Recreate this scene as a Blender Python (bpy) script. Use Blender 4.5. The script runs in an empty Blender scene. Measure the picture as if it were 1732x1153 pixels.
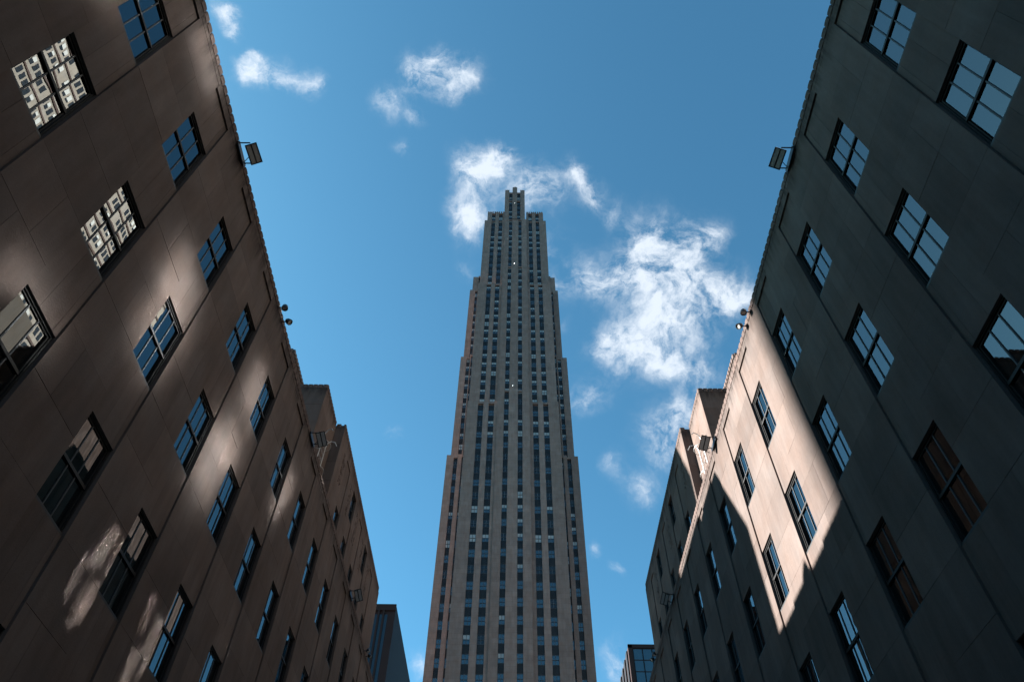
import bpy, bmesh, math, random
from mathutils import Vector, Matrix
random.seed(7)
C = bpy.data.collections.new('scene'); bpy.context.scene.collection.children.link(C)
SC = bpy.context.scene
CAMZ = 1.6
# ------------------------------------------------------------------ camera
RT = Vector((0.9999427779, -0.0053602327, 0.0092579025))
UP = Vector((-0.0099801733, -0.7790341927, 0.6269020042))
FW = Vector((-0.0038518819, 0.6269585270, 0.7790431108))
FPX = 1193.42
cam = bpy.data.objects.new('camera', bpy.data.cameras.new('camera')); C.objects.link(cam)
cam.matrix_world = Matrix(((RT.x, UP.x, -FW.x, 0), (RT.y, UP.y, -FW.y, 0), (RT.z, UP.z, -FW.z, CAMZ), (0, 0, 0, 1)))
cam.data.sensor_width = 36; cam.data.lens = FPX / 1732 * 36
cam.data.clip_start = .1; cam.data.clip_end = 6000
SC.camera = cam
def cray(px, py):                                   # world direction seen at a pixel of the photograph
    return (RT * (px - 866) - UP * (py - 576.5) + FW * FPX).normalized()
def proj(p):
    d = Vector(p) - Vector((0, 0, CAMZ)); z = d.dot(FW)
    if z < .2: return None
    return (866 + FPX * d.dot(RT) / z, 576.5 - FPX * d.dot(UP) / z, z)
# ------------------------------------------------------------------ sun, sky, exposure
SUNDIR = Vector((-1, .24, .53)).normalized()        # towards the sun
EL = math.asin(SUNDIR.z)
sl = bpy.data.lights.new('sun', 'SUN'); sl.energy = 5.0; sl.angle = math.radians(.53); sl.color = (1, 1, .975)
sun = bpy.data.objects.new('sun', sl); C.objects.link(sun)
sun.rotation_euler = SUNDIR.to_track_quat('Z', 'Y').to_euler(); sun.location = (-20, 5, 60)
w = bpy.data.worlds.new('World'); SC.world = w; w.use_nodes = True
N = w.node_tree.nodes; L = w.node_tree.links; N.clear()
def nd(t, nodes=N, **k):
    n = nodes.new(t)
    for a, v in k.items():
        if a.startswith('i_'): n.inputs[int(a[2:])].default_value = v
        else: setattr(n, a, v)
    return n
sky = nd('ShaderNodeTexSky', sky_type='NISHITA', sun_disc=False, sun_elevation=EL,
         sun_rotation=math.atan2(SUNDIR.x, SUNDIR.y), altitude=50, air_density=.68, dust_density=.75, ozone_density=2.2)
tc = nd('ShaderNodeTexCoord')
CL = [ # cloud knots: px, py, radius px, weight
 (418,124,26,.95),(455,118,30,.95),(490,132,18,.7),(525,138,22,.85),(380,14,22,1.1),(424,86,14,.7),(386,44,16,.9),
 (745,128,36,.95),(792,125,28,1.),(712,130,30,.8),(662,184,28,.9),(712,208,18,.6),(752,92,18,.5),(775,160,16,.55),(681,266,16,.6),
 (812,292,38,1.6),(803,370,34,1.3),(850,268,26,1.),(905,322,40,1.15),(970,290,22,.9),(995,322,24,.9),(1032,352,26,.45),(940,420,30,.5),
 (1090,400,48,.9),(1055,470,46,.9),(1125,455,66,1.05),(1175,400,40,.8),(1190,520,60,1.05),(1245,500,32,1.0),(995,468,36,.9),(1120,540,50,.95),(1062,585,50,1.15),(1028,580,24,.8),(1110,610,30,.8),
 (1170,628,44,.95),(995,672,32,.75),(945,480,24,.5),(1130,745,50,.95),(1080,832,26,.75),(1038,795,18,.6),(1150,700,26,.7),
 (677,739,16,.55),(1002,940,15,.6),(1040,975,12,.6),(1036,1118,34,.8),(704,1112,20,.7),(795,450,18,.45),(955,545,14,.3),
 ]
def mth(op, a, b=None, c=None, clamp=False):
    n = N.new('ShaderNodeMath'); n.operation = op; n.use_clamp = clamp
    for i, v in enumerate((a, b, c)):
        if v is None: continue
        if isinstance(v, (int, float)): n.inputs[i].default_value = v
        else: L.new(v, n.inputs[i])
    return n.outputs[0]
# warp the direction a little so that cloud outlines are torn rather than round
warp = nd('ShaderNodeTexNoise'); warp.inputs['Scale'].default_value = 7; warp.inputs['Detail'].default_value = 9; warp.inputs['Roughness'].default_value = .62
L.new(tc.outputs['Generated'], warp.inputs['Vector'])
ws = nd('ShaderNodeVectorMath', operation='SUBTRACT'); L.new(warp.outputs['Color'], ws.inputs[0]); ws.inputs[1].default_value = (.5, .5, .5)
wm = nd('ShaderNodeVectorMath', operation='SCALE'); L.new(ws.outputs[0], wm.inputs[0]); wm.inputs['Scale'].default_value = .085
wa = nd('ShaderNodeVectorMath', operation='ADD'); L.new(tc.outputs['Generated'], wa.inputs[0]); L.new(wm.outputs[0], wa.inputs[1])
wn = nd('ShaderNodeVectorMath', operation='NORMALIZE'); L.new(wa.outputs[0], wn.inputs[0])
tot = None
for px, py, r, wt in CL:
    d = cray(px, py)
    edge = cray(px + r, py); k = 1 / max(1e-7, 1 - d.dot(edge))
    dn = nd('ShaderNodeVectorMath', operation='DOT_PRODUCT'); L.new(wn.outputs[0], dn.inputs[0]); dn.inputs[1].default_value = d
    e = mth('EXPONENT', mth('MULTIPLY_ADD', dn.outputs['Value'], k, -k))
    tot = mth('MULTIPLY_ADD', e, wt, tot if tot is not None else 0.0)
fn = nd('ShaderNodeTexNoise'); fn.inputs['Scale'].default_value = 20; fn.inputs['Detail'].default_value = 12; fn.inputs['Roughness'].default_value = .66
fn.inputs['Distortion'].default_value = .3
L.new(wa.outputs[0], fn.inputs['Vector'])
tot = mth('MINIMUM', tot, 1.25)
dens = mth('MULTIPLY', tot, mth('MULTIPLY_ADD', fn.outputs['Fac'], 4.6, -1.55))
mr = nd('ShaderNodeMapRange', interpolation_type='SMOOTHSTEP'); L.new(dens, mr.inputs['Value'])
mr.inputs['From Min'].default_value = .02; mr.inputs['From Max'].default_value = 1.55; mr.inputs['To Max'].default_value = .84
mix = nd('ShaderNodeMix', data_type='RGBA'); L.new(mr.outputs[0], mix.inputs['Factor']); 
tint = nd('ShaderNodeMix', data_type='RGBA', blend_type='MULTIPLY'); tint.inputs['Factor'].default_value = 1
L.new(sky.outputs[0], tint.inputs['A']); tint.inputs['B'].default_value = (.57, 1.14, 1.09, 1)
L.new(tint.outputs['Result'], mix.inputs['A']); mix.inputs['B'].default_value = (3.7, 4.0, 4.35, 1)
bg = nd('ShaderNodeBackground'); bg.inputs['Strength'].default_value = .05; L.new(mix.outputs['Result'], bg.inputs['Color'])
wo = nd('ShaderNodeOutputWorld'); L.new(bg.outputs[0], wo.inputs['Surface'])
SC.view_settings.view_transform = 'Standard'; SC.view_settings.look = 'None'; SC.view_settings.gamma = 1
SC.view_settings.use_curve_mapping = False; SC.view_settings.exposure = 2.42
SC.render.film_transparent = False
SC.cycles.max_bounces = 8; SC.cycles.diffuse_bounces = 4; SC.cycles.glossy_bounces = 4; SC.cycles.transparent_max_bounces = 8
SC.cycles.caustics_reflective = True; SC.cycles.blur_glossy = 0.0
SC.cycles.sample_clamp_indirect = 0
SC.cycles.use_guiding = True
SC.cycles.use_denoising = True
# ------------------------------------------------------------------ materials
def mat(name):
    m = bpy.data.materials.new(name); m.use_nodes = True
    return m, m.node_tree.nodes, m.node_tree.links, m.node_tree.nodes['Principled BSDF']
def simple(name, col, rough=.6, metal=0, spec=.5, var=0.0, scale=8):
    m, n, l, b = mat(name)
    b.inputs['Base Color'].default_value = (*col, 1); b.inputs['Roughness'].default_value = rough
    b.inputs['Metallic'].default_value = metal; b.inputs['Specular IOR Level'].default_value = spec
    if var:
        g = n.new('ShaderNodeNewGeometry'); t = n.new('ShaderNodeTexNoise'); t.inputs['Scale'].default_value = scale; t.inputs['Detail'].default_value = 6
        l.new(g.outputs['Position'], t.inputs['Vector'])
        r = n.new('ShaderNodeMapRange'); r.inputs['To Min'].default_value = 1 - var; r.inputs['To Max'].default_value = 1 + var
        r.inputs['From Min'].default_value = .25; r.inputs['From Max'].default_value = .75
        l.new(t.outputs['Fac'], r.inputs['Value'])
        x = n.new('ShaderNodeVectorMath'); x.operation = 'SCALE'; x.inputs[0].default_value = col
        l.new(r.outputs[0], x.inputs['Scale']); l.new(x.outputs[0], b.inputs['Base Color'])
    return m
def stone(name, col, var=.12, mott=.16, streak=0.0, top=0.0, courses=0.0):
    """limestone: tone per slab, fine grain, broad weathering, dark run-off streaks below a coping at height top"""
    m, n, l, b = mat(name)
    b.inputs['Roughness'].default_value = .85; b.inputs['Specular IOR Level'].default_value = .04
    g = n.new('ShaderNodeNewGeometry'); oi = n.new('ShaderNodeObjectInfo')
    def M(op, a, c=None, e=None):
        x = n.new('ShaderNodeMath'); x.operation = op
        for i, v in enumerate((a, c, e)):
            if v is None: continue
            if isinstance(v, (int, float)): x.inputs[i].default_value = v
            else: l.new(v, x.inputs[i])
        return x.outputs[0]
    def noise(scale, detail, vec, rough=.55):
        t = n.new('ShaderNodeTexNoise'); t.inputs['Scale'].default_value = scale; t.inputs['Detail'].default_value = detail; t.inputs['Roughness'].default_value = rough
        l.new(vec, t.inputs['Vector']); return t.outputs['Fac']
    rnd = M('FRACT', M('ADD', oi.outputs['Random'], g.outputs['Random Per Island']))
    slab = M('MULTIPLY_ADD', rnd, var * 2, 1 - var)
    f = M('MULTIPLY', slab, M('MULTIPLY_ADD', noise(.55, 5, g.outputs['Position']), mott * 3, 1 - mott * 1.5))
    f = M('MULTIPLY', f, M('MULTIPLY_ADD', noise(9, 8, g.outputs['Position'], .7), .22, .89))
    sc = n.new('ShaderNodeVectorMath'); sc.operation = 'MULTIPLY'; l.new(g.outputs['Position'], sc.inputs[0]); sc.inputs[1].default_value = (1.6, 1.6, .22)
    st = noise(1.6, 6, sc.outputs[0], .65)
    f = M('MULTIPLY', f, M('MULTIPLY_ADD', st, .7, .65))
    sep = n.new('ShaderNodeSeparateXYZ'); l.new(g.outputs['Position'], sep.inputs[0])
    if top:
        near = n.new('ShaderNodeMapRange'); l.new(sep.outputs['Z'], near.inputs['Value'])
        near.inputs['From Min'].default_value = top - 2.2; near.inputs['From Max'].default_value = top; near.inputs['To Min'].default_value = 0; near.inputs['To Max'].default_value = 1
        dk = n.new('ShaderNodeMapRange'); dk.interpolation_type = 'SMOOTHSTEP'
        l.new(M('MULTIPLY', near.outputs[0], M('MULTIPLY_ADD', noise(2.3, 8, sc.outputs[0], .7), 1.5, .0)), dk.inputs['Value'])
        dk.inputs['From Min'].default_value = .34; dk.inputs['From Max'].default_value = .85; dk.inputs['To Min'].default_value = 1; dk.inputs['To Max'].default_value = .38
        f = M('MULTIPLY', f, dk.outputs[0])
    if courses:
        fr = M('FRACT', M('DIVIDE', sep.outputs['Z'], courses))
        fl = M('FLOOR', M('DIVIDE', sep.outputs['Z'], courses))
        hx = M('FRACT', M('MULTIPLY', M('SINE', M('MULTIPLY_ADD', fl, 12.9898, M('MULTIPLY', M('FLOOR', M('DIVIDE', sep.outputs['X'], 1.3)), 78.233))), 4375.5))
        f = M('MULTIPLY', f, M('MULTIPLY_ADD', M('LESS_THAN', fr, .05), -.22, 1))
        f = M('MULTIPLY', f, M('MULTIPLY_ADD', hx, .14, .93))
    v = n.new('ShaderNodeVectorMath'); v.operation = 'SCALE'; v.inputs[0].default_value = col; l.new(f, v.inputs['Scale'])
    hs = n.new('ShaderNodeHueSaturation'); l.new(v.outputs[0], hs.inputs['Color'])
    l.new(M('MULTIPLY_ADD', noise(.9, 3, g.outputs['Position']), .7, .65), hs.inputs['Saturation'])
    l.new(hs.outputs[0], b.inputs['Base Color'])
    bp = n.new('ShaderNodeBump'); bp.inputs['Strength'].default_value = .35; bp.inputs['Distance'].default_value = .02
    l.new(noise(22, 8, g.outputs['Position'], .7), bp.inputs['Height']); l.new(bp.outputs[0], b.inputs['Normal'])
    return m
def glass(name, ior=2.1, tint=.5, wave=.0013, scale=.75, dark=None, rough=0.0, tilt=.012):
    """window glass: clear mirror reflection by angle, each pane slightly wavy and tilted, the rest seen through"""
    m, n, l, b = mat(name); n.remove(b); out = n['Material Output']
    g = n.new('ShaderNodeNewGeometry'); oi = n.new('ShaderNodeObjectInfo')
    t = n.new('ShaderNodeTexNoise'); t.inputs['Scale'].default_value = scale; t.inputs['Detail'].default_value = 2; l.new(g.outputs['Position'], t.inputs['Vector'])
    bp = n.new('ShaderNodeBump'); bp.inputs['Strength'].default_value = 1; bp.inputs['Distance'].default_value = wave; l.new(t.outputs['Fac'], bp.inputs['Height'])
    wn = n.new('ShaderNodeTexWhiteNoise'); wn.noise_dimensions = '2D'
    cb = n.new('ShaderNodeCombineXYZ'); l.new(oi.outputs['Random'], cb.inputs[0]); l.new(g.outputs['Random Per Island'], cb.inputs[1]); l.new(cb.outputs[0], wn.inputs['Vector'])
    s = n.new('ShaderNodeVectorMath'); s.operation = 'SUBTRACT'; l.new(wn.outputs['Color'], s.inputs[0]); s.inputs[1].default_value = (.5, .5, .5)
    s2 = n.new('ShaderNodeVectorMath'); s2.operation = 'SCALE'; l.new(s.outputs[0], s2.inputs[0]); s2.inputs['Scale'].default_value = tilt
    ad = n.new('ShaderNodeVectorMath'); ad.operation = 'ADD'; l.new(bp.outputs[0], ad.inputs[0]); l.new(s2.outputs[0], ad.inputs[1])
    no = n.new('ShaderNodeVectorMath'); no.operation = 'NORMALIZE'; l.new(ad.outputs[0], no.inputs[0])
    gl = n.new('ShaderNodeBsdfGlossy'); gl.inputs['Roughness'].default_value = rough; gl.inputs['Color'].default_value = (.93, .97, 1, 1); l.new(no.outputs[0], gl.inputs['Normal'])
    fr = n.new('ShaderNodeFresnel'); fr.inputs['IOR'].default_value = ior; l.new(no.outputs[0], fr.inputs['Normal'])
    if dark is None:
        o = n.new('ShaderNodeBsdfTransparent'); o.inputs['Color'].default_value = (tint * .9, tint, tint * .97, 1)
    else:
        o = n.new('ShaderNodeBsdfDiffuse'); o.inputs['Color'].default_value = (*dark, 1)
    mx = n.new('ShaderNodeMixShader'); l.new(fr.outputs[0], mx.inputs[0]); l.new(o.outputs[0], mx.inputs[1]); l.new(gl.outputs[0], mx.inputs[2])
    l.new(mx.outputs[0], out.inputs['Surface'])
    return m
H_LOW, H_HI = 20.6 + CAMZ, 30.0 + CAMZ
M_STONE = stone('limestone', (.116, .088, .076), .11, .22, top=H_LOW)
M_STONE_HI = stone('limestone_upper', (.121, .088, .074), .14, .22, top=H_HI)
M_COPE = stone('weathered_coping', (.098, .070, .060), .12, .3)
M_CORE = simple('dark_joint_mortar', (.075, .056, .048), .95)  # even dark tone behind the slabs and in their joints
M_BRONZE = simple('dark_bronze', (.013, .011, .010), .55, 0, .25, var=.2)
M_MUNTIN = simple('grey_painted_steel', (.04, .043, .046), .5, 0, .3)
M_SILL = simple('grey_sill_metal', (.035, .034, .033), .5, 0, .3)
M_GLASS = glass('window_glass')
M_ROOM = simple('room_wall', (.07, .062, .052), .9)
M_CEIL = simple('room_ceiling', (.16, .15, .14), .9)
M_BLIND = simple('blind', (.55, .53, .48), .8)
M_ROOF = simple('roof_gravel', (.16, .15, .14), .95, var=.3, scale=3)
M_BLACK = simple('black_painted_metal', (.012, .012, .013), .4, .2)
M_LENS = simple('lamp_lens', (.36, .35, .33), .25, 0, .5, var=.15, scale=14)
M_LADDER = simple('galvanised_ladder', (.38, .36, .34), .5, .4)
# ------------------------------------------------------------------ mesh helpers
class MB:
    def __init__(s): s.v = []; s.f = []; s.m = []
    def face(s, pts, mi=0):
        k = len(s.v); s.v += [tuple(p) for p in pts]; s.f.append(tuple(range(k, k + len(pts)))); s.m.append(mi)
    def add(s, vs, fs, mi=0):
        k = len(s.v); s.v += [tuple(p) for p in vs]
        for f in fs: s.f.append(tuple(i + k for i in f)); s.m.append(mi)
    def box(s, a, b, mi=0, skip=()):
        x0, x1 = sorted((a[0], b[0])); y0, y1 = sorted((a[1], b[1])); z0, z1 = sorted((a[2], b[2]))
        vs = [(x0,y0,z0),(x1,y0,z0),(x1,y1,z0),(x0,y1,z0),(x0,y0,z1),(x1,y0,z1),(x1,y1,z1),(x0,y1,z1)]
        fs = {'-z':(0,3,2,1),'+z':(4,5,6,7),'-y':(0,1,5,4),'+x':(1,2,6,5),'+y':(2,3,7,6),'-x':(3,0,4,7)}
        s.add(vs, [f for k, f in fs.items() if k not in skip], mi)
    def tube(s, p, q, r, n=8, mi=0):
        p = Vector(p); q = Vector(q); d = (q - p).normalized()
        u = d.orthogonal().normalized(); w_ = d.cross(u)
        vs = []
        for c in (p, q):
            for i in range(n):
                a = 2 * math.pi * i / n; vs.append(c + (u * math.cos(a) + w_ * math.sin(a)) * r)
        fs = [(i, (i + 1) % n, n + (i + 1) % n, n + i) for i in range(n)] + [tuple(range(n))[::-1], tuple(range(n, 2 * n))]
        s.add(vs, fs, mi)
    def path(s, pts, r, n=6, mi=0):
        for a, b in zip(pts, pts[1:]): s.tube(a, b, r, n, mi)
    def mesh(s, name, mats):
        me = bpy.data.meshes.new(name); me.from_pydata(s.v, [], s.f)
        for m in (mats if isinstance(mats, (list, tuple)) else [mats]): me.materials.append(m)
        me.polygons.foreach_set('material_index', s.m); me.update(); return me
    def build(s, name, mats, parent=None, kind=None):
        if not s.f: return None
        return link(name, s.mesh(name, mats), parent, kind=kind)
def link(name, me, parent=None, loc=None, kind=None):
    o = bpy.data.objects.new(name, me); C.objects.link(o)
    if loc is not None: o.location = loc
    if parent: o.parent = parent
    if kind: o['kind'] = kind
    return o
def thing(name, label, cat, loc=(0, 0, 0), group=None):
    o = bpy.data.objects.new(name, None); C.objects.link(o); o.location = loc; o.empty_display_size = .5
    return tag(o, label, cat, group)
def tag(o, label, cat, group=None):
    o['label'] = label; o['category'] = cat
    if group: o['group'] = group
    return o
def area_px(c, a, b, face):
    """screen size of a rectangle spanned by vectors a, b at corner c; 0 when outside the frame or facing away"""
    pts = [proj(Vector(c) + Vector(a) * i + Vector(b) * j) for i, j in ((0,0),(1,0),(1,1),(0,1))]
    if any(p is None for p in pts): return 0
    if all(p[0] < -10 for p in pts) or all(p[0] > 1742 for p in pts) or all(p[1] < -10 for p in pts) or all(p[1] > 1163 for p in pts): return 0
    A = 0
    for i in range(4):
        x0, y0, _ = pts[i]; x1, y1, _ = pts[(i + 1) % 4]; A += x0 * y1 - x1 * y0
    return abs(A) / 2
class Pieces:
    """collects like pieces; the largest in the picture become objects of their own, the rest one joined part"""
    cache = {}
    def __init__(s, name, mats, parent, limit=296): s.name = name; s.mats = mats; s.parent = parent; s.limit = limit; s.items = []
    def add(s, key, maker, loc, area): s.items.append((area, key, maker, loc))
    def finish(s):
        s.items.sort(key=lambda t: -t[0]); px, py, pz = s.parent.location
        rest = MB()
        for i, (ar, key, maker, loc) in enumerate(s.items):
            if i < s.limit and ar > 0:
                k = (s.name, key, tuple(m.name for m in s.mats))
                if k not in Pieces.cache:
                    mb = MB(); maker(mb); Pieces.cache[k] = mb.mesh(s.name, s.mats)
                link(s.name, Pieces.cache[k], s.parent, (loc[0] - px, loc[1] - py, loc[2] - pz))
            else:
                mb = MB(); maker(mb); k0 = len(rest.v)
                rest.v += [(v[0] + loc[0] - px, v[1] + loc[1] - py, v[2] + loc[2] - pz) for v in mb.v]
                rest.f += [tuple(q + k0 for q in f) for f in mb.f]; rest.m += mb.m
        rest.build(s.name, s.mats, s.parent, kind='stuff')
def slab_maker(s, w_, h_, d=.08, c=.003):
    """stone slab facing the street: outer face at x=0, body towards s, arrises chamfered; y 0..w, z 0..h"""
    def mk(mb):
        g = .0015
        f = [(0, g + c, g + c), (0, w_ - g - c, g + c), (0, w_ - g - c, h_ - g - c), (0, g + c, h_ - g - c)]
        e = [(s * c, g, g), (s * c, w_ - g, g), (s * c, w_ - g, h_ - g), (s * c, g, h_ - g)]
        b = [(s * d, g, g), (s * d, w_ - g, g), (s * d, w_ - g, h_ - g), (s * d, g, h_ - g)]
        fs = [(0, 1, 2, 3)] + [(i, 4 + i, 4 + (i + 1) % 4, (i + 1) % 4) for i in range(4)] + [(4 + i, 8 + i, 8 + (i + 1) % 4, 4 + (i + 1) % 4) for i in range(4)]
        if s > 0: fs = [q[::-1] for q in fs]
        mb.add(f + e + b, [fs[0][::-1]] + [q for q in fs[1:]] if False else fs)
    return mk
def slab_maker_y(w_, h_, d=.08, c=.003):
    """the same facing -Y"""
    def mk(mb):
        g = .005
        f = [(g + c, 0, g + c), (w_ - g - c, 0, g + c), (w_ - g - c, 0, h_ - g - c), (g + c, 0, h_ - g - c)]
        e = [(g, c, g), (w_ - g, c, g), (w_ - g, c, h_ - g), (g, c, h_ - g)]
        b = [(g, d, g), (w_ - g, d, g), (w_ - g, d, h_ - g), (g, d, h_ - g)]
        mb.add(f + e + b, [(0, 1, 2, 3)] + [(i, 4 + i, 4 + (i + 1) % 4, (i + 1) % 4) for i in range(4)] + [(4 + i, 8 + i, 8 + (i + 1) % 4, 4 + (i + 1) % 4) for i in range(4)])
    return mk
# ------------------------------------------------------------------ low street buildings
W, HW, DY, DZ = 1.2524, 2.1255, 3.0785, 4.0418
Y0, Z0 = 3.91, 18.28 + CAMZ
YA, YB = -8.0, 48.6
DR_ = .055                        # depth of the recessed window strips
def cope_maker(s, per, h, along='y'):
    """one coping stone with a half-round nose; along y facing the street or along x facing the viewer"""
    def mk(mb):
        n = 6; r = per * .36; g = per * .05
        prof = [(g, .10), (g, -.0)]
        for i in range(n + 1):
            a = math.pi * i / n; prof.append((per / 2 - math.cos(a) * (per / 2 - g), -math.sin(a) * r * .2))
        prof += [(per - g, 0.0), (per - g, .10)]
        k = len(prof); vs = []
        for z in (0, h):
            for t, q in prof:
                vs.append((s * q, t, z) if along == 'y' else (t, q, z))
        fs = [(i, (i + 1) % k, k + (i + 1) % k, k + i) for i in range(k)] + [tuple(range(k))[::-1], tuple(range(k, 2 * k))]
        mb.add(vs, fs)
    return mk
def window(parent, s, X, y, ztop, ar, w_=W, h_=HW, big=True, blind=0):
    """double hung steel window, three lights over three; wall plane X, opening y..y+w, top ztop"""
    px, py, pz = parent.location
    xo = X + s * .05
    key = ('win', s, round(w_, 2), round(h_, 2))
    if key not in Pieces.cache:
        fr = MB(); t = .042
        fr.box((0, 0, -h_), (s * .16, t, 0)); fr.box((0, w_ - t, -h_), (s * .16, w_, 0))
        fr.box((0, t, -t), (s * .16, w_ - t, 0)); fr.box((0, t, -h_), (s * .16, w_ - t, -h_ + t))
        fr.box((s * .02, t, -h_ / 2 - .035), (s * .072, w_ - t, -h_ / 2 + .03))           # meeting rail
        i_ = .072
        for (za, zb, dx) in ((-h_ / 2 + .03, -t, .03), (-h_ + t, -h_ / 2 - .035, .04)):
            fr.box((s * dx, t, za), (s * (dx + .03), i_, zb)); fr.box((s * dx, w_ - i_, za), (s * (dx + .04), w_ - t, zb))
            if dx < .035: fr.box((s * dx, i_, zb - .04), (s * (dx + .04), w_ - i_, zb))
            else: fr.box((s * dx, i_, za), (s * (dx + .04), w_ - i_, za + .04))
        Pieces.cache[key] = fr.mesh('window', [M_BRONZE])
        mu = MB(); gw = (w_ - 2 * i_) / 3
        for (za, zb, dx) in ((-h_ / 2 + .03, -t - .04, .03), (-h_ + t + .04, -h_ / 2 - .035, .04)):
            for k in (1, 2): mu.box((s * (dx + .002), i_ + gw * k - .014, za), (s * (dx + .038), i_ + gw * k + .014, zb))
        Pieces.cache[key + ('m',)] = mu.mesh('muntin', [M_MUNTIN])
        for q, (za, zb, dx) in enumerate(((-h_ / 2 + .03, -t - .04, .05), (-h_ + t + .04, -h_ / 2 - .035, .062))):
            pn = MB(); pn.box((s * dx, .014, za), (s * (dx + .006), gw - .014, zb)); Pieces.cache[key + ('p', q)] = pn.mesh('pane', [M_GLASS])
            ps = MB()
            for k in range(3): ps.box((s * dx, i_ + gw * k + .014, za), (s * (dx + .006), i_ + gw * (k + 1) - .014, zb))
            Pieces.cache[key + ('ps', q)] = ps.mesh('pane', [M_GLASS])
        si = MB(); si.box((s * -.05, 0.0, -h_ - .05), (s * .16, w_, -h_ - .002)); Pieces.cache[key + ('s',)] = si.mesh('sill', [M_SILL])
        rm = MB(); g = .45
        rm.box((s * .5, -g, -h_ - .8), (s * 4.2, w_ + g, .35), 0, skip=('-x' if s > 0 else '+x',))
        cl = MB(); cl.box((s * .5, -g + .02, .30), (s * 4.1, w_ + g - .02, .34)); 
        for k in range(3): cl.box((s * (1.0 + k), .1, .285), (s * (1.2 + k), w_ - .1, .298))
        Pieces.cache[key + ('r',)] = rm.mesh('room', [M_ROOM]); Pieces.cache[key + ('c',)] = cl.mesh('ceiling', [M_CEIL])
    i_ = .072; gw = (w_ - 2 * i_) / 3
    wo_ = link('window', Pieces.cache[key], parent, (xo - px, y - py, ztop - pz))
    link('muntin', Pieces.cache[key + ('m',)], wo_); link('sill', Pieces.cache[key + ('s',)], wo_)
    for q in (0, 1):
        if big:
            for k in range(3): link('pane', Pieces.cache[key + ('p', q)], wo_, (0, i_ + gw * k, 0))
        else: link('pane', Pieces.cache[key + ('ps', q)], wo_)
    link('room', Pieces.cache[key + ('r',)], wo_); link('ceiling', Pieces.cache[key + ('c',)], wo_)
    if blind:
        b = MB(); b.box((s * .2, .06, -h_ * blind), (s * .215, w_ - .06, -.05)); 
        k = key + ('b', round(blind, 1))
        if k not in Pieces.cache: Pieces.cache[k] = b.mesh('blind', [M_BLIND])
        link('blind', Pieces.cache[k], wo_)
    return wo_
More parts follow.
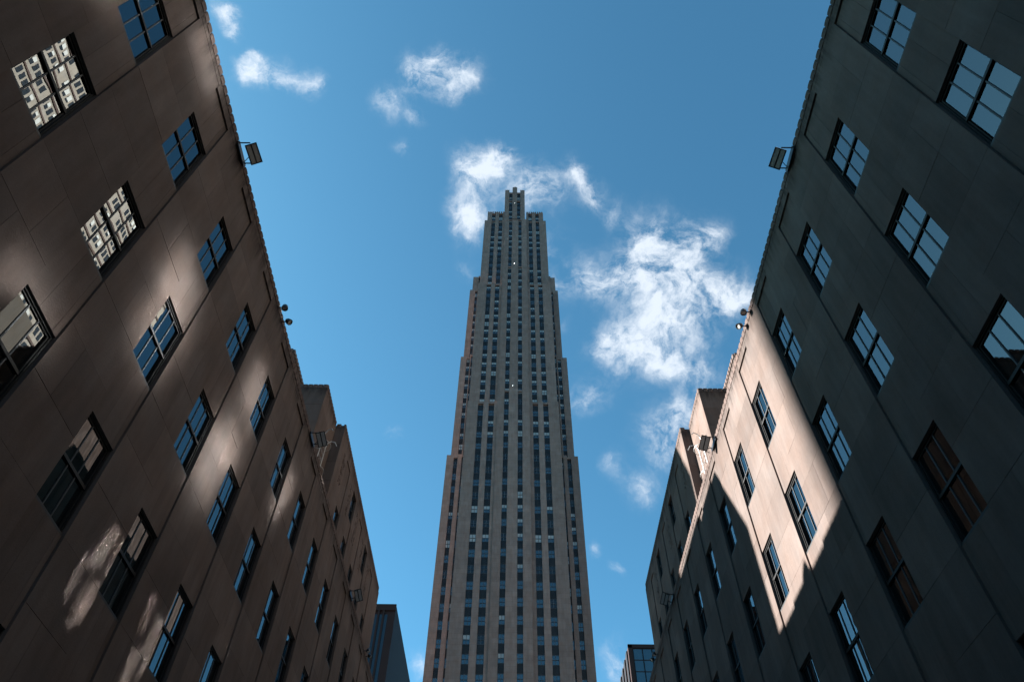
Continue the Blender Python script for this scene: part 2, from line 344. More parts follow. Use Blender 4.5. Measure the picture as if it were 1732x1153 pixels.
def low_building(s, label):
    X = 8.5 if s < 0 else 8.42
    X *= s
    bt = thing('office_building', label, 'building', (X, 20, 0))
    px, py, pz = bt.location
    pan = Pieces('stone_panel', [M_STONE], bt); cop = Pieces('coping_stone', [M_COPE], bt)
    ch = DZ / 3
    zt = 20.0 + CAMZ                              # head of the recessed strips
    zc = 20.35 + CAMZ                             # underside of the coping
    cols = list(range(-3, 15))
    rows = 4
    base = Z0 - 3 * DZ - HW - 1.0                 # bottom of the panelled upper wall
    rr = random.Random(5 + s)
    core = MB()
    xa, xb = X + s * .085, X + s * .5
    def C_(y0, y1, z0, z1, x0=xa, x1=xb): core.box((x0 - px, y0 - py, z0), (x1 - px, y1 - py, z1))
    edges = []
    ys = [Y0 + DY * c for c in cols]
    prev = YA
    for y in ys + [None]:
        edges.append((prev, y if y is not None else YB)); prev = (y + W) if y is not None else None
    for (a, b) in edges:                           # piers
        if b - a < .05: continue
        C_(a, b, 0, zc)
        nsl = 1 if b - a < 1.0 else 2
        z = base; k = 0
        levels = []
        zz = Z0 + .52 - 12 * ch
        while zz > base: zz -= ch
        while zz < zc - .01:
            z1 = min(zz + ch, zc); z0 = max(zz, base)
            if z1 - z0 > .05: levels.append((z0, z1))
            zz += ch
        for (z0, z1) in levels:
            w_ = b - a
            if nsl == 1 or rr.random() < .35: cut = [0, w_]
            else:
                q = rr.choice((.38, .5, .62)) if w_ < 2.5 else .5
                cut = [0, w_ * q, w_]
            for u, v in zip(cut, cut[1:]):
                dx = rr.choice((0, 0, .002, -.002))
                pan.add((s, round(v - u, 3), round(z1 - z0, 3)), slab_maker(s, v - u, z1 - z0), (X + s * dx, a + u, z0), area_px((X, a + u, z0), (0, v - u, 0), (0, 0, z1 - z0), s))
    for ci, y in zip(cols, ys):
        # spandrels of the recessed strip: three upright slabs each
        segs = [(Z0 - DZ * k - DZ, Z0 - DZ * k - HW) for k in range(rows - 1)] + [(base, Z0 - DZ * (rows - 1) - HW), (Z0, zt)]
        for (z0, z1) in segs:
            C_(y + .0005, y + W - .0005, z0, z1, X + s * (DR_ + .085), xb)
            for u, v in ((0, .42), (.42, .87), (.87, 1)):
                pan.add((s, 'sp', round((v - u), 3), round(z1 - z0, 3)), slab_maker(s, W * (v - u), z1 - z0), (X + s * DR_, y + u * W, z0), area_px((X, y + u * W, z0), (0, W * (v - u), 0), (0, 0, z1 - z0), s))
        C_(y + .0005, y + W - .0005, zt + .01, zc, xa, xb)
        pan.add((s, 'fr', 1), slab_maker(s, W, zc - zt), (X, y, zt), area_px((X, y, zt), (0, W, 0), (0, 0, zc - zt), s))
        C_(y + .0005, y + W - .0005, 0, base - .01)
        for k in range(rows):
            zw = Z0 - DZ * k
            ar = area_px((X, y, zw - HW), (0, W, 0), (0, 0, HW), s)
            window(bt, s, X + s * DR_, y, zw, ar, big=ar > 900, blind=rr.choice((0, 0, 0, .3, .5)) if k < 3 else 0)
    # ground storey: granite base and shop windows
    bs = MB(); bs.box((X - s * .03 - px, YA - py, 0), (X + s * .083 - px, YB - py, .9)); bs.build('base_course', M_CORE, bt)
    for i in range(9):
        y = YA + 1.2 + i * 6.2
        sh = MB(); sh.box((X - s * .02 - px, y - py, .92), (X + s * .06 - px, y + 4.4 - py, 3.4)); o = sh.build('shop_window', M_BRONZE, bt)
        g = MB()
        for k in range(3): g.box((X - s * .03 - px, y + .1 + k * 1.42 - py, 1.02), (X - s * .024 - px, y + 1.44 + k * 1.42 - py, 3.3))
        g.build('pane', M_SHOPGLASS, o)
    # coping
    core.box((X + s * .02 - px, YA - py, zc), (X + s * .55 - px, YB - py, H_LOW - .02), 0)
    per = .285; n = int((YB - YA) / per)
    for i in range(n):
        y = YA + i * per
        cop.add((s, 'lo'), cope_maker(s, per, H_LOW - zc), (X, y, zc), area_px((X, y, zc), (0, per, 0), (0, 0, .25), s))
    core.build('wall_core', M_CORE, bt)
    rf = MB(); rf.box((X + s * .5 - px, YA - py, 20.2 + CAMZ), (X + s * 14 - px, YB - py, 20.3 + CAMZ)); rf.build('roof', M_ROOF, bt)
    e = MB(); e.box((X + s * .02 - px, YB - py, 0), (X + s * 14 - px, YB + .3 - py, H_LOW - .03)); e.box((X + s * .02 - px, YA - .3 - py, 0), (X + s * 14 - px, YA - py, H_LOW - .03)); e.box((X + s * 13.7 - px, YA - py, 0), (X + s * 14 - px, YB - py, H_LOW - .03)); e.build('end_wall', M_STONE, bt)
    # ---------------- upper storeys, set back in two steps
    up = Pieces('upper_stone_panel', [M_STONE_HI], bt)
    x1 = (10.7 if s < 0 else 10.54) * s; x2 = (10.15 if s < 0 else 10.02) * s
    ya, yb = 27.5, 30.73
    yend = 48.6 if s < 0 else 47.7
    z0u = 20.3 + CAMZ; zcu = H_HI - .28
    ub = MB()
    cut = MB()
    # first step: plain
    ub.box((x1 + s * .085 - px, ya + .085 - py, z0u), (x1 + s * 8 - px, yb + .2 - py, H_HI - .03))
    def grid_side(x, y0, y1, za, zb, cw, chh):
        ny = max(1, round((y1 - y0) / cw)); nz = max(1, round((zb - za) / chh))
        for i in range(ny):
            for j in range(nz):
                a = y0 + (y1 - y0) * i / ny; z = za + (zb - za) * j / nz
                wv = (y1 - y0) / ny; hv = (zb - za) / nz
                up.add((s, round(wv, 3), round(hv, 3)), slab_maker(s, wv, hv), (x, a, z), area_px((x, a, z), (0, wv, 0), (0, 0, hv), s))
    def grid_front(y, xa_, xb_, za, zb, cw, chh):
        xa_, xb_ = sorted((xa_, xb_)); nx = max(1, round((xb_ - xa_) / cw)); nz = max(1, round((zb - za) / chh))
        for i in range(nx):
            for j in range(nz):
                a = xa_ + (xb_ - xa_) * i / nx; z = za + (zb - za) * j / nz
                wv = (xb_ - xa_) / nx; hv = (zb - za) / nz
                up.add(('f', round(wv, 3), round(hv, 3)), slab_maker_y(wv, hv), (a, y, z), area_px((a, y, z), (wv, 0, 0), (0, 0, hv), s))
    grid_side(x1, ya, yb, z0u, zcu, 1.6, 1.35)
    grid_front(ya, x1 + s * .0, x1 + s * 8, z0u, zcu, 1.3, 1.35)
    grid_front(yb, x2, x1 - s * .002, z0u, zcu, 1.3, 1.35)
    per2 = .285
    def cope_y(x, y0, y1):
        for i in range(int((y1 - y0) / per2)): cop.add((s, 'up'), cope_maker(s, per2, H_HI - zcu), (x, y0 + i * per2, zcu), area_px((x, y0 + i * per2, zcu), (0, per2, 0), (0, 0, .28), s) * .2)
    def cope_x(y, xa_, xb_):
        xa_, xb_ = sorted((xa_, xb_))
        for i in range(int((xb_ - xa_) / per2)): cop.add(('x', 'up'), cope_maker(1, per2, H_HI - zcu, 'x'), (xa_ + i * per2, y, zcu), area_px((xa_ + i * per2, y, zcu), (per2, 0, 0), (0, 0, .28), s))
    cope_y(x1, ya, yb); cope_x(ya, x1, x1 + s * 8); cope_y(x2, yb, yend); cope_x(yb, x2, x1)
    # second step: bays with recessed strips, windows below, carved panels or small windows above
    zw = 25.72 + CAMZ; w2, h2, bay = 1.15, 2.0, 2.86
    y_first = 32.8; strips = []
    y = y_first
    while y + w2 < yend - .5: strips.append(y); y += bay
    cur = yb
    zs = 29.0 + CAMZ
    for i, y in enumerate(strips):
        ub.box((x2 + s * .085 - px, cur + .085 - py if i == 0 else cur - py, z0u), (x2 + s * .6 - px, y - py, H_HI - .03)); grid_side(x2, cur, y, z0u, zcu, 1.7, 1.35)
        # strip
        small = (i % 2 == 1)
        for (za, zb) in ((z0u, zw - h2), (zw, 27.2 + CAMZ if small else zs)):
            ub.box((x2 + s * .14 - px, y + .001 - py, za), (x2 + s * .6 - px, y + w2 - .001 - py, zb))
            up.add((s, 'u', round(zb - za, 3)), slab_maker(s, w2, zb - za), (x2 + s * DR_, y, za), area_px((x2, y, za), (0, w2, 0), (0, 0, zb - za), s))
        window(bt, s, x2 + s * DR_, y, zw, 0, w_=w2, h_=h2, big=False)
        if small: window(bt, s, x2 + s * DR_, y, zs, 0, w_=w2, h_=29.0 - 27.2, big=False)
        ub.box((x2 + s * .085 - px, y + .001 - py, zs), (x2 + s * .6 - px, y + w2 - .001 - py, H_HI - .03))
        grid_side(x2, y, y + w2, zs, zcu, 1.7, 1.35)
        # carved relief panel beside the strip
        if not small or s < 0:
            rl = MB(); r2 = random.Random(i)
            for a in range(4):
                for c in range(13):
                    yy = y - .95 + a * .17; z = 26.6 + CAMZ + c * .17
                    if r2.random() < .35: continue
                    rl.box((x2 - s * r2.uniform(.005, .022) - px, yy + r2.uniform(0, .03) - py, z), (x2 + s * .02 - px, yy + .11 - py, z + r2.uniform(.06, .12)))
            rl.build('carved_relief', M_COPE, bt, kind='stuff')
        cur = y + w2
    ub.box((x2 + s * .085 - px, cur - py, z0u), (x2 + s * .6 - px, yend - py, H_HI - .03)); grid_side(x2, cur, yend, z0u, zcu, 1.7, 1.35)
    ub.box((x2 + s * 4.9 - px, yb + .2 - py, z0u), (x2 + s * 8.5 - px, yend - .05 - py, H_HI - .3))
    ub.box((x2 + s * .6 - px, yend - .6 - py, z0u), (x2 + s * 5 - px, yend - py, H_HI - .03))
    ub.box((x2 + s * .59 - px, yb + .09 - py, H_HI - .5), (x2 + s * 4.95 - px, yend - .59 - py, H_HI - .35))
    ub.box((x2 + s * .59 - px, yb + .09 - py, z0u), (x2 + s * 4.95 - px, yb + .19 - py, H_HI - .31))
    ub.build('upper_wall_core', M_CORE, bt)
    up.finish()
    pan.finish(); cop.finish()
    # ---------------- tall rear mass of the same building
    rx = (20.3 if s < 0 else 20.1) * s; ry = 41.5; rh = 50 + CAMZ
    rm = MB(); rm.box((rx - px, ry - py, H_LOW - .4), (rx + s * 14 - px, 72 - py, rh)); rm.build('rear_tower', M_STONE_HI, bt)
    rc = MB()
    for i in range(40): rc.box((rx - s * .08 - px, ry + .05 + i * .5 - py, rh - .4), (rx + s * .02 - px, ry + .4 + i * .5 - py, rh + .05))
    for i in range(20): rc.box((rx + s * (.1 + i * .5) - px, ry - .08 - py, rh - .4), (rx + s * (.45 + i * .5) - px, ry + .02 - py, rh + .05))
    rc.build('rear_coping', M_COPE, bt)
    return bt
M_SHOPGLASS = glass('shop_glass', dark=(.02, .02, .02))
BL = low_building(-1, 'brown limestone office building with rows of dark framed windows on the left side')
BR = low_building(1, 'dark limestone office building on the right with one bright sunlit patch')
# ------------------------------------------------------------------ skyscraper
M_TSTONE = stone('tower_limestone', (.188, .134, .117), .09, .16, courses=1.1)
M_TSPAN = simple('cast_spandrel', (.018, .018, .02), .5, .2, .3, var=.35, scale=.9)
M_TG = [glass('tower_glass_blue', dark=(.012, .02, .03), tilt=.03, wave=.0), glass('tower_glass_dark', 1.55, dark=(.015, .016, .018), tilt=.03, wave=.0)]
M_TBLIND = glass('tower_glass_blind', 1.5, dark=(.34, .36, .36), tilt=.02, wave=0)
M_TFRAME = simple('tower_sash', (.05, .055, .06), .5)
M_LAMPW = simple('white_lamp_globe', (.3, .3, .29), .4)
TW = thing('skyscraper', 'tall slender stone skyscraper with stepped shoulders and narrow window strips rising in the centre', 'skyscraper', (-.3, 130, 0))
def tower():
    px, py, pz = TW.location; Z = lambda r, y: r * y + CAMZ
    rr = random.Random(3); FL = 3.87; WH = 2.0
    win = Pieces('window', [M_TFRAME, M_TG[0], M_TG[1], M_TBLIND], TW, 298); sp = Pieces('spandrel', [M_TSPAN], TW, 290)
    vol = MB()
    def pier(name, x0, x1, y, z0, z1, d=1.0):
        mb = MB(); mb.box((x0 - px, y - py, z0), (x1 - px, y + d - py, z1)); mb.build(name, M_TSTONE, TW)
    def strip(x0, x1, y, z0, z1, off=0):
        """recess of .4 m with a window and a ribbed spandrel on each floor"""
        yr = y + .4; w_ = x1 - x0; f0 = 74.9 + CAMZ + off
        k = math.floor((z0 - f0) / FL)
        z = f0 + k * FL                         # head of a window
        while z - WH < z1:
            a, b = max(z - WH, z0), min(z, z1)
            if b - a > .5:
                fl_ = round((z - f0) / FL); rf_ = random.Random(fl_ * 7 + 3); low_ = z < 95
                kind = rf_.choices((1, 2, 3), (.62, .2, .18) if low_ else (.18, .16, .66))[0]
                if rr.random() < .28: kind = rr.choice((1, 2, 3))
                half = rr.random() < .8
                hh = round(b - a, 2)
                def mk(mb, w_=w_, hh=hh, kind=kind, half=half):
                    t = .07
                    mb.box((0, 0, 0), (t, .2, hh), 0); mb.box((w_ - t, 0, 0), (w_, .2, hh), 0); mb.box((t, 0, 0), (w_ - t, .2, t), 0); mb.box((t, 0, hh - t), (w_ - t, .2, hh), 0)
                    mb.box((w_ / 2 - .05, -.01, t), (w_ / 2 + .05, .19, hh - t), 0)
                    mb.box((t, .02, hh / 2 - .04), (w_ / 2 - .05, .2, hh / 2 + .04), 0); mb.box((w_ / 2 + .05, .02, hh / 2 - .04), (w_ - t, .2, hh / 2 + .04), 0)
                    for (u, v) in ((t, w_ / 2 - .05), (w_ / 2 + .05, w_ - t)):
                        mb.box((u, .12, t), (v, .14, hh / 2 - .04), kind if not (half and kind == 3) else 1)
                        mb.box((u, .08, hh / 2 + .04), (v, .10, hh - t), kind)
                win.add((round(w_, 2), hh, kind, half), mk, (x0, yr, a), area_px((x0, y, a), (w_, 0, 0), (0, 0, hh), 0))
            a, b = max(z, z0), min(z + FL - WH, z1)
            if b - a > .2:
                hh = round(b - a, 2)
                def mk2(mb, w_=w_, hh=hh):
                    mb.box((0, .06, 0), (w_, .2, hh)); n_ = 5
                    for i in range(n_):
                        c = w_ * (i + .5) / n_; mb.box((c - .06, 0, .1), (c + .06, .06, hh - .1))
                sp.add((round(w_, 2), hh), mk2, (x0, yr, a), area_px((x0, y, a), (w_, 0, 0), (0, 0, hh), 0))
            z += FL
    OUT = [(-9.5, -8.09), (-6.71, -5.26)], [(4.92, 6.3), (7.68, 9.03)]
    CEN = [(-2.6, -1.41), (1.0, 2.19)]
    def body(name, xl, xr, y, z0, zo, zcn, back, ycen=.5, corner=None):
        """a tier: outer bays to height zo, centre bay standing ycen forward to height zcn"""
        cl, cr = -4.45, 4.1
        for (a, b, ss) in ((xl, cl, OUT[0]), (cr, xr, OUT[1])):
            cur = a
            for (u, v) in ss: pier('pier', cur, u, y, z0, zo + (.0 if cur != a else 0)); strip(u, v, y, z0, zo - .9); pier('strip_head', u, v, y + .12, zo - .9, zo - .25, .8); cur = v
            pier('pier', cur, b, y, z0, zo)
        cur = cl; yc = y - ycen
        for (u, v) in CEN: pier('pier', cur, u, yc, z0, zcn, 1.4); strip(u, v, yc, z0, zcn - .9); pier('strip_head', u, v, yc + .12, zcn - .9, zcn - .25, .8); cur = v
        pier('pier', cur, cr, yc, z0, zcn, 1.4)
        vol.box((xl + .02 - px, y + .61 - py, z0), (cl - px, back - py, zo - .15)); vol.box((cr - px, y + .61 - py, z0), (xr - .02 - px, back - py, zo - .15))
        vol.box((cl + .01 - px, y + .11 - py, z0), (cr - .01 - px, back - py, zcn - .15))
    yL, yM, yU = 130, 133.3, 136.6
    zLo, zLc = Z(1.0469, yL), Z(1.0834, yL - .5)
    zMo, zMc = Z(1.4739, yM), Z(1.5546, yM - .5)
    zUo, zSh, zTip = Z(1.7932, yU), Z(1.849, yU), Z(1.977, yU)
    body('lower', -12.32, 11.78, yL, 0, zLo, zLc, 160)
    body('middle', -12.3, 11.76, yM, zLo - 12, zMo, zMc, 160)
    body('upper', -12.2, 11.65, yU, zMo - 12, zUo, zUo + .2, 160)
    # crown: inner shoulders, crenellated
    yS = yU + .6
    for sx in (-1, 1):
        a, b = (-11.25, -4.45) if sx < 0 else (4.1, 10.75)
        ss = OUT[0] if sx < 0 else OUT[1]
        cur = a
        for (u, v) in ss: pier('crown_pier', cur, u, yS, zUo - .2, zSh); strip(u, v, yS, zUo - .2, zSh - 1.2); pier('strip_head', u, v, yS + .1, zSh - 1.2, zSh - .5, .8); cur = v
        pier('crown_pier', cur, b, yS, zUo - .2, zSh)
        vol.box((a + .02 - px, yS + .61 - py, zUo - .5), (b - .02 - px, 158 - py, zSh - .6))
        n = 8
        for i in range(n):
            x = a + (b - a) * (i + .15) / n; pier('crenel', x, x + (b - a) * .55 / n, yS - .1, zSh - .3, zSh + .45, .7)
    # tip
    tc_, hw = -.55, 4.05
    yT = yU - .2
    for (u, v) in ((-1, -.56), (-.24, .24), (.56, 1)):
        mid = abs(u) < .5
        pier('tip_pier', tc_ + u * hw, tc_ + v * hw, yT - (.6 if mid else 0), zUo - .1, (Z(1.9967, yU) - 1.0) if mid else zTip, 1.6)
    for (u, v) in ((-.56, -.24), (.24, .56)):
        strip(tc_ + u * hw, tc_ + v * hw, yT, zUo, zTip - 2.5)
        pier('strip_head', tc_ + u * hw, tc_ + v * hw, yT + .3, zTip - 2.6, zTip - 1.3, .8)
        pier('transom', tc_ + u * hw, tc_ + v * hw, yT + .12, zTip - 9.6, zTip - 8.6, .5)
    vol.box((tc_ - hw + .02 - px, yT + .61 - py, zUo - .5), (tc_ + hw - .02 - px, 150 - py, zTip - 1.3))
    cap = MB(); cap.tube((tc_ - px, yT + .6 - py, Z(1.9967, yU) - 1.6), (tc_ - px, yT + .6 - py, Z(1.9967, yU) + .2), .85, 10); cap.tube((tc_ - px, yT + .6 - py, Z(1.9967, yU)), (tc_ - px, yT + .6 - py, Z(1.9967, yU) + 1.6), .14, 6)
    cap.build('finial', M_TSTONE, TW)
    for sx in (-1, 1):
        for k in range(3):
            x = tc_ + sx * hw * (.62 + .15 * k); pier('crenel', x - .2, x + .2, yT - .08, zTip - .2, zTip + .35, .5)
    # wings: stepped shoulders on both flanks
    for sx in (-1, 1):
        def mx(v, c): return c + sx * v
        for (y, hi, ho, c, ztop_i, ztop_o, zb, inner) in ((137.0, 14.17, 14.9, -.45, Z(1.5071, 137), Z(1.4435, 137), 140, 12.0),
                                           (136.0, 15.0, 15.8, -.23, Z(1.1858, 136) + 1.2, Z(1.1858, 136), 100, 12.0),
                                           (134.0, 15.7, 16.5, -.3, Z(.899, 134) + .3, Z(.899, 134), 0, 12.0)):
            xi = mx(inner, -.28); xo = mx(ho, c); xs1 = mx(ho - 1.75, c); xs2 = mx(ho - 2.75, c)
            g0 = mx(12.33 if True else 0, -.28)
            A = sorted((xo, xs1)); pier('wing_pier', A[0], A[1], y, zb, ztop_o)
            B = sorted((xs1, xs2)); strip(B[0], B[1], y, zb, ztop_o - .8, off=1.2); pier('strip_head', B[0], B[1], y + .1, ztop_o - .8, ztop_o + (1.0 if ztop_i > ztop_o + 3 else -.2), .8)
            D = sorted((xs2, mx(12.75 if ho > 15 else 12.5, -.28))); pier('wing_pier', D[0], D[1], y, zb, ztop_i)
            if D[0] if sx > 0 else True:
                E_ = sorted((xi, D[1] if sx < 0 else D[0])); strip(E_[0], E_[1], y, zb, ztop_i - .8, off=1.2); pier('strip_head', E_[0], E_[1], y + .1, ztop_i - .8, ztop_i - .2, .8)
            F = sorted((xo - sx * .02, xi)); vol.box((F[0] - px, y + .61 - py, zb), (F[1] - px, 158 - py, ztop_o - .2))
            if ztop_i > ztop_o + 3:
                F = sorted((mx(hi, c), xi)); vol.box((F[0] - px, y + 1.0 - py, zb), (F[1] - px, 157 - py, ztop_i - .2))
                G = sorted((mx(hi, c), xs2)); pier('wing_pier', G[0], G[1], y + .3, ztop_o + .0, ztop_i - .4, .9)
    vol.build('stone_core', M_TSTONE, TW)
    # flank windows, seen only from the side
    fl = MB()
    for sx, x in ((-1, -.3 - 16.52), (1, -.3 + 16.5)):
        for i in range(8):
            for k in range(int(118 / FL)):
                y = 136 + i * 2.7; z = 4 + k * FL
                fl.box((x - px, y - py, z), (x + sx * .03 - px, y + 1.3 - py, z + WH), 0)
    fl.build('flank_window', [M_TG[1]], TW, kind='stuff')
    lg = MB()
    for (x, y, z) in ((-.2, yM - .9, zMc + .9), (-.3, yL - .9, zLc + .9), (tc_ + .1, yT - .9, zTip - 13)):
        n = 8
        for i in range(4):
            a0 = math.pi * i / 4; a1 = math.pi * (i + 1) / 4
            for j in range(n):
                b0 = 2 * math.pi * j / n; b1 = 2 * math.pi * (j + 1) / n
                S = lambda a, b: (x - px +   .26 * math.sin(a) * math.cos(b), y - py +   .26 * math.sin(a) * math.sin(b), z +   .26 * math.cos(a))
                lg.face([S(a0, b0), S(a1, b0), S(a1, b1), S(a0, b1)])
    lg.build('lamp_globe', M_LAMPW, TW)
    win.finish(); sp.finish()
tower()
# ------------------------------------------------------------------ two farther towers
M_FAR1 = simple('dark_granite', (.036, .022, .021), .7, 0, .08, var=.12, scale=.3)
M_FARG = glass('far_dark_glass', 1.6, dark=(.012, .016, .022), tilt=.01, wave=0)
M_FAR2 = simple('grey_mullion', (.014, .014, .016), .6, 0, .1)
def far_left():
    t = thing('office_tower', 'distant dark slab tower with vertical ribs just past the end of the left building', 'office tower', (-60, 230, 0)); px, py, _ = t.location
    x1 = -.1783 * 230; z1 = .5905 * 230 + CAMZ; x0 = x1 - 42
    b = MB(); b.box((x0 - px, 0, 0), (x1 - px, 75, z1)); b.build('tower_block', M_FAR1, t)
    x = x1 - 2.6; i = 0
    wn_ = MB()
    while x - 1.6 > x0:
        wn_ = MB(); wn_.box((x - 1.1 - px, -.02, 4), (x - px, .03, z1 - 3.5)); wn_.build('window_strip', M_FARG, t)
        rb = MB(); rb.box((x - 1.75 - px, -.6, 2), (x - 1.1 - px, 0, z1 - 2.2)); rb.build('rib', M_FAR1, t)
        x -= 1.75
    c = MB(); c.box((x0 - px, -.7, z1 - 2.2), (x1 + .1 - px, .0, z1 + .1)); c.build('parapet', M_FAR1, t)
far_left()
def far_right():
    t = thing('glass_office_tower', 'distant glass office tower with pale mullions past the end of the right building', 'office tower', (50, 230, 0)); px, py, _ = t.location
    x0 = .1706 * 230; z1 = .531 * 230 + CAMZ; x1 = x0 + 40
    b = MB(); b.box((x0 + .1 - px, .1, 0), (x1 - px, 60, z1 - .3)); b.build('tower_block', M_FAR1, t)
    g = MB()
    nx = 12; fl = 3.9; n = int(z1 / fl)
    wdt = (x1 - x0 - 1.6) / nx
    pn = Pieces('pane', [M_FARG2], t, 290)
    for i in range(nx):
        for k in range(n):
            zz = z1 - 1.2 - (k + 1) * fl
            def mk(mb): mb.box((0, 0, 0), (wdt - .25, .05, fl - .3))
            pn.add(('fr',), mk, (x0 + 1.6 + i * wdt + .12 , 230 + .0, zz + .15), area_px((x0 + i * wdt, 230, zz), (wdt, 0, 0), (0, 0, fl), 0))
    pn.finish()
    for i in range(nx + 1):
        m = MB(); m.box((x0 + 1.6 + i * wdt - .12 - px, -.35, 0), (x0 + 1.6 + i * wdt + .12 - px, .06, z1 - .6)); m.build('mullion', M_FAR2, t)
    for k in range(n):
        m = MB(); m.box((x0 + 1.6 - px, -.08, z1 - 1.2 - k * fl - .14), (x1 - px, .03, z1 - 1.2 - k * fl + .14)); m.build('transom', M_FAR1, t)
    m = MB(); m.box((x0 - px, -.4, 0), (x0 + 1.4 - px, .1, z1)); m.box((x0 - px, -.4, z1 - 1.0), (x1 - px, .1, z1 + .2)); m.build('corner_frame', M_FAR1, t)
    for i in range(9):
        m = MB(); m.box((x0 - .35 - px, 2 + i * 6, 0), (x0 + .1 - px, 4.6 + i * 6, z1 - 1)); m.build('side_pier', M_FAR2, t)
M_FARG2 = glass('far_blue_glass', 2.0, dark=(.01, .03, .045), tilt=.02, wave=0)
far_right()
# ------------------------------------------------------------------ towers behind the street walls: seen in the panes or casting shade; annex and avenue block added for light
M_ANNEX = stone('annex_stone', (.10, .085, .07), .08, .1)
M_EAST = stone('pale_brick_stone', (.30, .255, .21), .08, .1)
def back_tower(name, label, x, s, y0, y1, h, depth, glassm):
    """facade at x looking towards -s; windows in rows"""
    t = thing(name, label, 'tower', (x, (y0 + y1) / 2, 0)); px, py, _ = t.location
    b = MB(); b.box((0, y0 - py, 0), (s * depth, y1 - py, h)); b.build('tower_block', M_EAST, t)
    ws_ = MB(); fr = MB(); bl = MB(); RB = random.Random(2)
    z = 4.0
    while z + 2 < h - 1.5:
        y = y0 + 1.2; i = 0
        while y + 1.3 < y1 - .8:
            ws_.box((-s * .05, y - py, z), (-s * .03, y + .56 - py, z + .68)); ws_.box((-s * .05, y - py, z + .74), (-s * .03, y + .56 - py, z + 1.5))
            if RB.random() < .4: bl.box((-s * .07, y - py, z + RB.uniform(.3, 1.0)), (-s * .055, y + .56 - py, z + 1.5))
            y += .86 if i % 4 != 3 else 1.9; i += 1
        fr.box((-s * .15, y0 - py, z + 2.0), (s * .02, y1 - py, z + 2.35))
        z += 3.3
    fr.build('floor_band', M_COPE, t, kind='stuff'); ws_.build('window_glass', glassm, t, kind='stuff'); bl.build('blind', M_BLIND, t, kind='stuff')
    return t
M_EG = glass('tower_window_glass', 2.0, dark=(.03, .03, .03), tilt=.02, wave=.0)
M_CG = glass('dapple_mirror_glass', 4.6, dark=(.03, .03, .03), tilt=.13, wave=.0, rough=.075)  # strongly reflecting tilted panes, tuned to throw sun dapples on the left wall
back_tower('apartment_tower', 'sunlit pale stone tower seen only as a reflection in the left windows', 45, 1, -30, 74, 107, 20, M_EG)
back_tower('shade_tower', 'stone tower behind the left building whose shadow crosses the right facade', -110, -1, -60, 43.4, 96, 24, M_EG)
def annex():  # added unseen block; its panes bounce sunlight onto the left wall
    t = thing('dapple_annex', 'unseen block added behind the right building, its mirror panes throwing sun dapples on the left wall', 'building', (26, 5, 0)); px, py, pz = t.location
    b = MB(); b.box((0, -35, 0), (7, 34, 52)); b.build('building_block', M_ANNEX, t)
    R5 = random.Random(4); fr = MB()
    pp = Pieces('pane', [M_CG], t, 0)
    for i in range(19):
        for k in range(13):
            if R5.random() < .5: continue
            y = -28.6 + i * 3.6 + R5.uniform(-.3, .3); z = 3 + k * 3.7
            fr.box((-.02, y - .1 - py, z - .1), (.02, y + 1.7 - py, z + 2.1))
            pp.add(('a',), lambda mb: mb.box((-.05, 0, 0), (-.03, 1.6, 2.0)), (26, y, z), 0)
    pp.finish(); fr.build('window_frame', M_BRONZE, t, kind='stuff')
annex()
def avenue_block():  # unseen block added to hold back low skylight from behind the viewer
    t = thing('avenue_building', 'broad stone block across the avenue behind the viewer, added to block low skylight', 'building', (0, -62, 0))
    b = MB(); b.box((-70, -25, 0), (70, 0, 42)); b.build('building_block', M_EAST, t)
    ws_ = MB()
    for i in range(40):
        for k in range(10): ws_.box((-68 + i * 3.4, 0, 4 + k * 3.8), (-66.4 + i * 3.4, .04, 6.2 + k * 3.8))
    ws_.build('window_glass', M_SHOPGLASS, t, kind='stuff')
avenue_block()
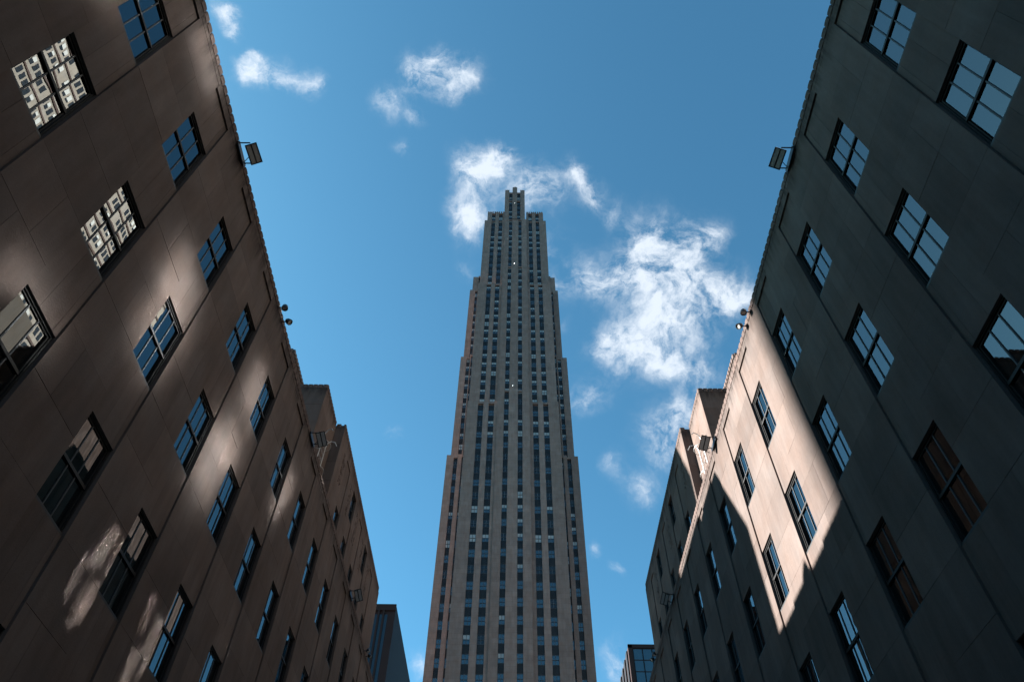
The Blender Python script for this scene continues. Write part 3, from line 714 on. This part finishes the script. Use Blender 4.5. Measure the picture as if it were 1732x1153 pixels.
# ------------------------------------------------------------------ lamps on the roof edges
def floodlight(s, y, label, dx=.0, ty=0.0, sc=1.0, ry=.75):
    X = (8.5 if s < 0 else 8.42) * s
    t = thing('floodlight', label, 'floodlight', (X, y, 20.42 + CAMZ), 'floodlights along the roof edges')
    br = MB()
    for q in (-.36, .36):
        br.tube((s * .3, q, .02), (-s * (.42 + dx), q, .02), .022, 6)
    br.box((s * .25, -.42, -.02), (-s * .02 - s * .05, .42, .03)); br.box((-s * .055, -.42, -.16), (-s * .085, .42, .05))
    br.build('bracket', M_BLACK, t)
    cb_ = MB(); cb_.path([(s * .2, .3, .02), (-s * .02, .3, -.06), (-s * .16, .22, -.1), (-s * .3, .1, .0), (-s * .42, .02, .12)], .012); cb_.build('cable', M_BLACK, t)
    # housing: shallow tapered box turned towards the paving below
    cx = -s * (.46 + dx)
    h = MB(); a = .20; b_ = .33
    top = [(-a * .7, -b_ * .8, .14), (a * .7, -b_ * .8, .14), (a * .7, b_ * .8, .14), (-a * .7, b_ * .8, .14)]
    mid = [(-a, -b_, 0), (a, -b_, 0), (a, b_, 0), (-a, b_, 0)]
    low = [(-a, -b_, -.05), (a, -b_, -.05), (a, b_, -.05), (-a, b_, -.05)]
    inn = [(-a + .03, -b_ + .03, -.05), (a - .03, -b_ + .03, -.05), (a - .03, b_ - .03, -.05), (-a + .03, b_ - .03, -.05)]
    inb = [(p[0], p[1], -.02) for p in inn]
    vs = top + mid + low + inn + inb
    fs = [(0, 1, 2, 3)]
    for o1, o2 in ((0, 4), (4, 8), (8, 12), (12, 16)): fs += [(o1 + i, o2 + i, o2 + (i + 1) % 4, o1 + (i + 1) % 4) for i in range(4)]
    fs.append((16, 17, 18, 19))
    h.add(vs, fs); h.box((-.02, -b_ + .03, -.045), (.02, b_ - .03, -.015))
    for i in range(5): h.box((-a * .6, -b_ * .6 + i * .09, .13), (a * .6, -b_ * .6 + i * .09 + .02, .2))
    ho = h.build('housing', M_BLACK, t); ho.location = (cx, 0, -.02); ho.rotation_euler = (ty, s * ry, 0)
    for q in (-1, 1):
        l_ = MB(); l_.box((.025 * q, -b_ + .035, -.04), (q * (a - .035), b_ - .035, -.032)); lo = l_.build('lens', M_LENS, ho)
    t.scale = (sc,) * 3
def twin_spot(s, y, label):
    X = (8.5 if s < 0 else 8.42) * s
    t = thing('twin_spotlight', label, 'spotlight', (X, y, 20.4 + CAMZ), 'paired round spotlights on the roof edges')
    for q in (-.32, .32):
        a = MB(); a.tube((s * .1, q, 0), (-s * .16, q, 0), .022, 6); a.tube((-s * .16, q, 0), (-s * .16, q, .10), .02, 6); a.build('arm', M_BLACK, t)
        h = MB(); n = 12
        prof = [(0, .12), (.06, .11), (.10, .05), (.115, -.03), (.115, -.10), (.095, -.10), (.09, -.07), (0, -.07)]
        vs = []; 
        for r, z in prof:
            for i in range(n): an = 2 * math.pi * i / n; vs.append((r * math.cos(an), r * math.sin(an), z))
        fs = [(j * n + i, j * n + (i + 1) % n, (j + 1) * n + (i + 1) % n, (j + 1) * n + i) for j in range(len(prof) - 1) for i in range(n)]
        h.add(vs, fs); ho = h.build('lamp_head', M_BLACK, t); ho.location = (-s * .24, q, .02); ho.rotation_euler = (0, s * .9 * (1 if q > 0 else .2), .3 * q)
        l_ = MB(); l_.tube((0, 0, -.078), (0, 0, -.072), .088, 12); l_.build('lens', M_LENS, ho)
for s, side in ((-1, 'left'), (1, 'right')):
    floodlight(s, 9.15, 'black twin-lens floodlight standing out against the sky high on the %s roof edge' % side, ty=-.25, sc=.92)
    twin_spot(s, 15.3, 'pair of small round spotlights against the sky on the %s roof edge' % side)
    floodlight(s, 21.8, 'floodlight on the %s roof edge in front of the ladder and stepped upper wall' % side, ty=-.75, ry=.35, sc=.95)
    floodlight(s, 33.6, 'small far floodlight on the %s roof edge below the upper windows' % side, ty=-.75, ry=.3, sc=.95)
    twin_spot(s, 39.7, 'farthest pair of small lamps low on the %s roof edge' % side)
# ------------------------------------------------------------------ roof ladders
def ladder(s):
    x = (10.7 if s < 0 else 10.54) * s
    t = thing('roof_ladder', 'thin metal ladder with curved hand rails on the %s stepped upper wall' % ('left' if s < 0 else 'right'), 'ladder', (x, 28.9, 20.4 + CAMZ), 'ladders on the upper walls')
    H = 6.9
    for q in (-.42, .42):
        m = MB(); m.path([(-s * .22, q, 0), (-s * .22, q, H - .5), (-s * .27, q, H - .2), (-s * .42, q * 1.1, H), (-s * .62, q * 1.3, H + .02), (-s * .75, q * 1.5, H - .2)], .028); m.build('rail', M_LADDER, t)
    for k in range(14):
        m = MB(); m.tube((-s * .22, -.42, .35 + k * .45), (-s * .22, .42, .35 + k * .45), .016, 6); m.build('rung', M_LADDER, t)
    for k in (2.6, 4.4, 6.2):
        pts = [(-s * (.22 +   .40 * math.sin(math.pi * i / 8)), -.42 * math.cos(math.pi * i / 8) * 1.15, k) for i in range(9)]
        m = MB(); m.path(pts, .018); m.build('hoop', M_LADDER, t)
    m = MB()
    for k in (1.2, 5.6):
        for q in (-.42, .42): m.tube((0, q, k), (-s * .22, q, k), .02, 6)
    m.build('wall_tie', M_LADDER, t)
ladder(-1); ladder(1)
# ------------------------------------------------------------------ ground
M_PAVE = stone('paving', (.22, .21, .2), .1, .15)
M_ASPH = simple('asphalt', (.05, .05, .052), .9, var=.2, scale=4)
g = MB(); g.face([(-3000, -3000, 0), (3000, -3000, 0), (3000, 3000, 0), (-3000, 3000, 0)]); o = g.build('ground', M_ASPH); o['kind'] = 'structure'
g = MB(); g.box((-8.45, YA, .004), (8.38, 60, .12)); o = g.build('pavement', M_PAVE); o['kind'] = 'structure'
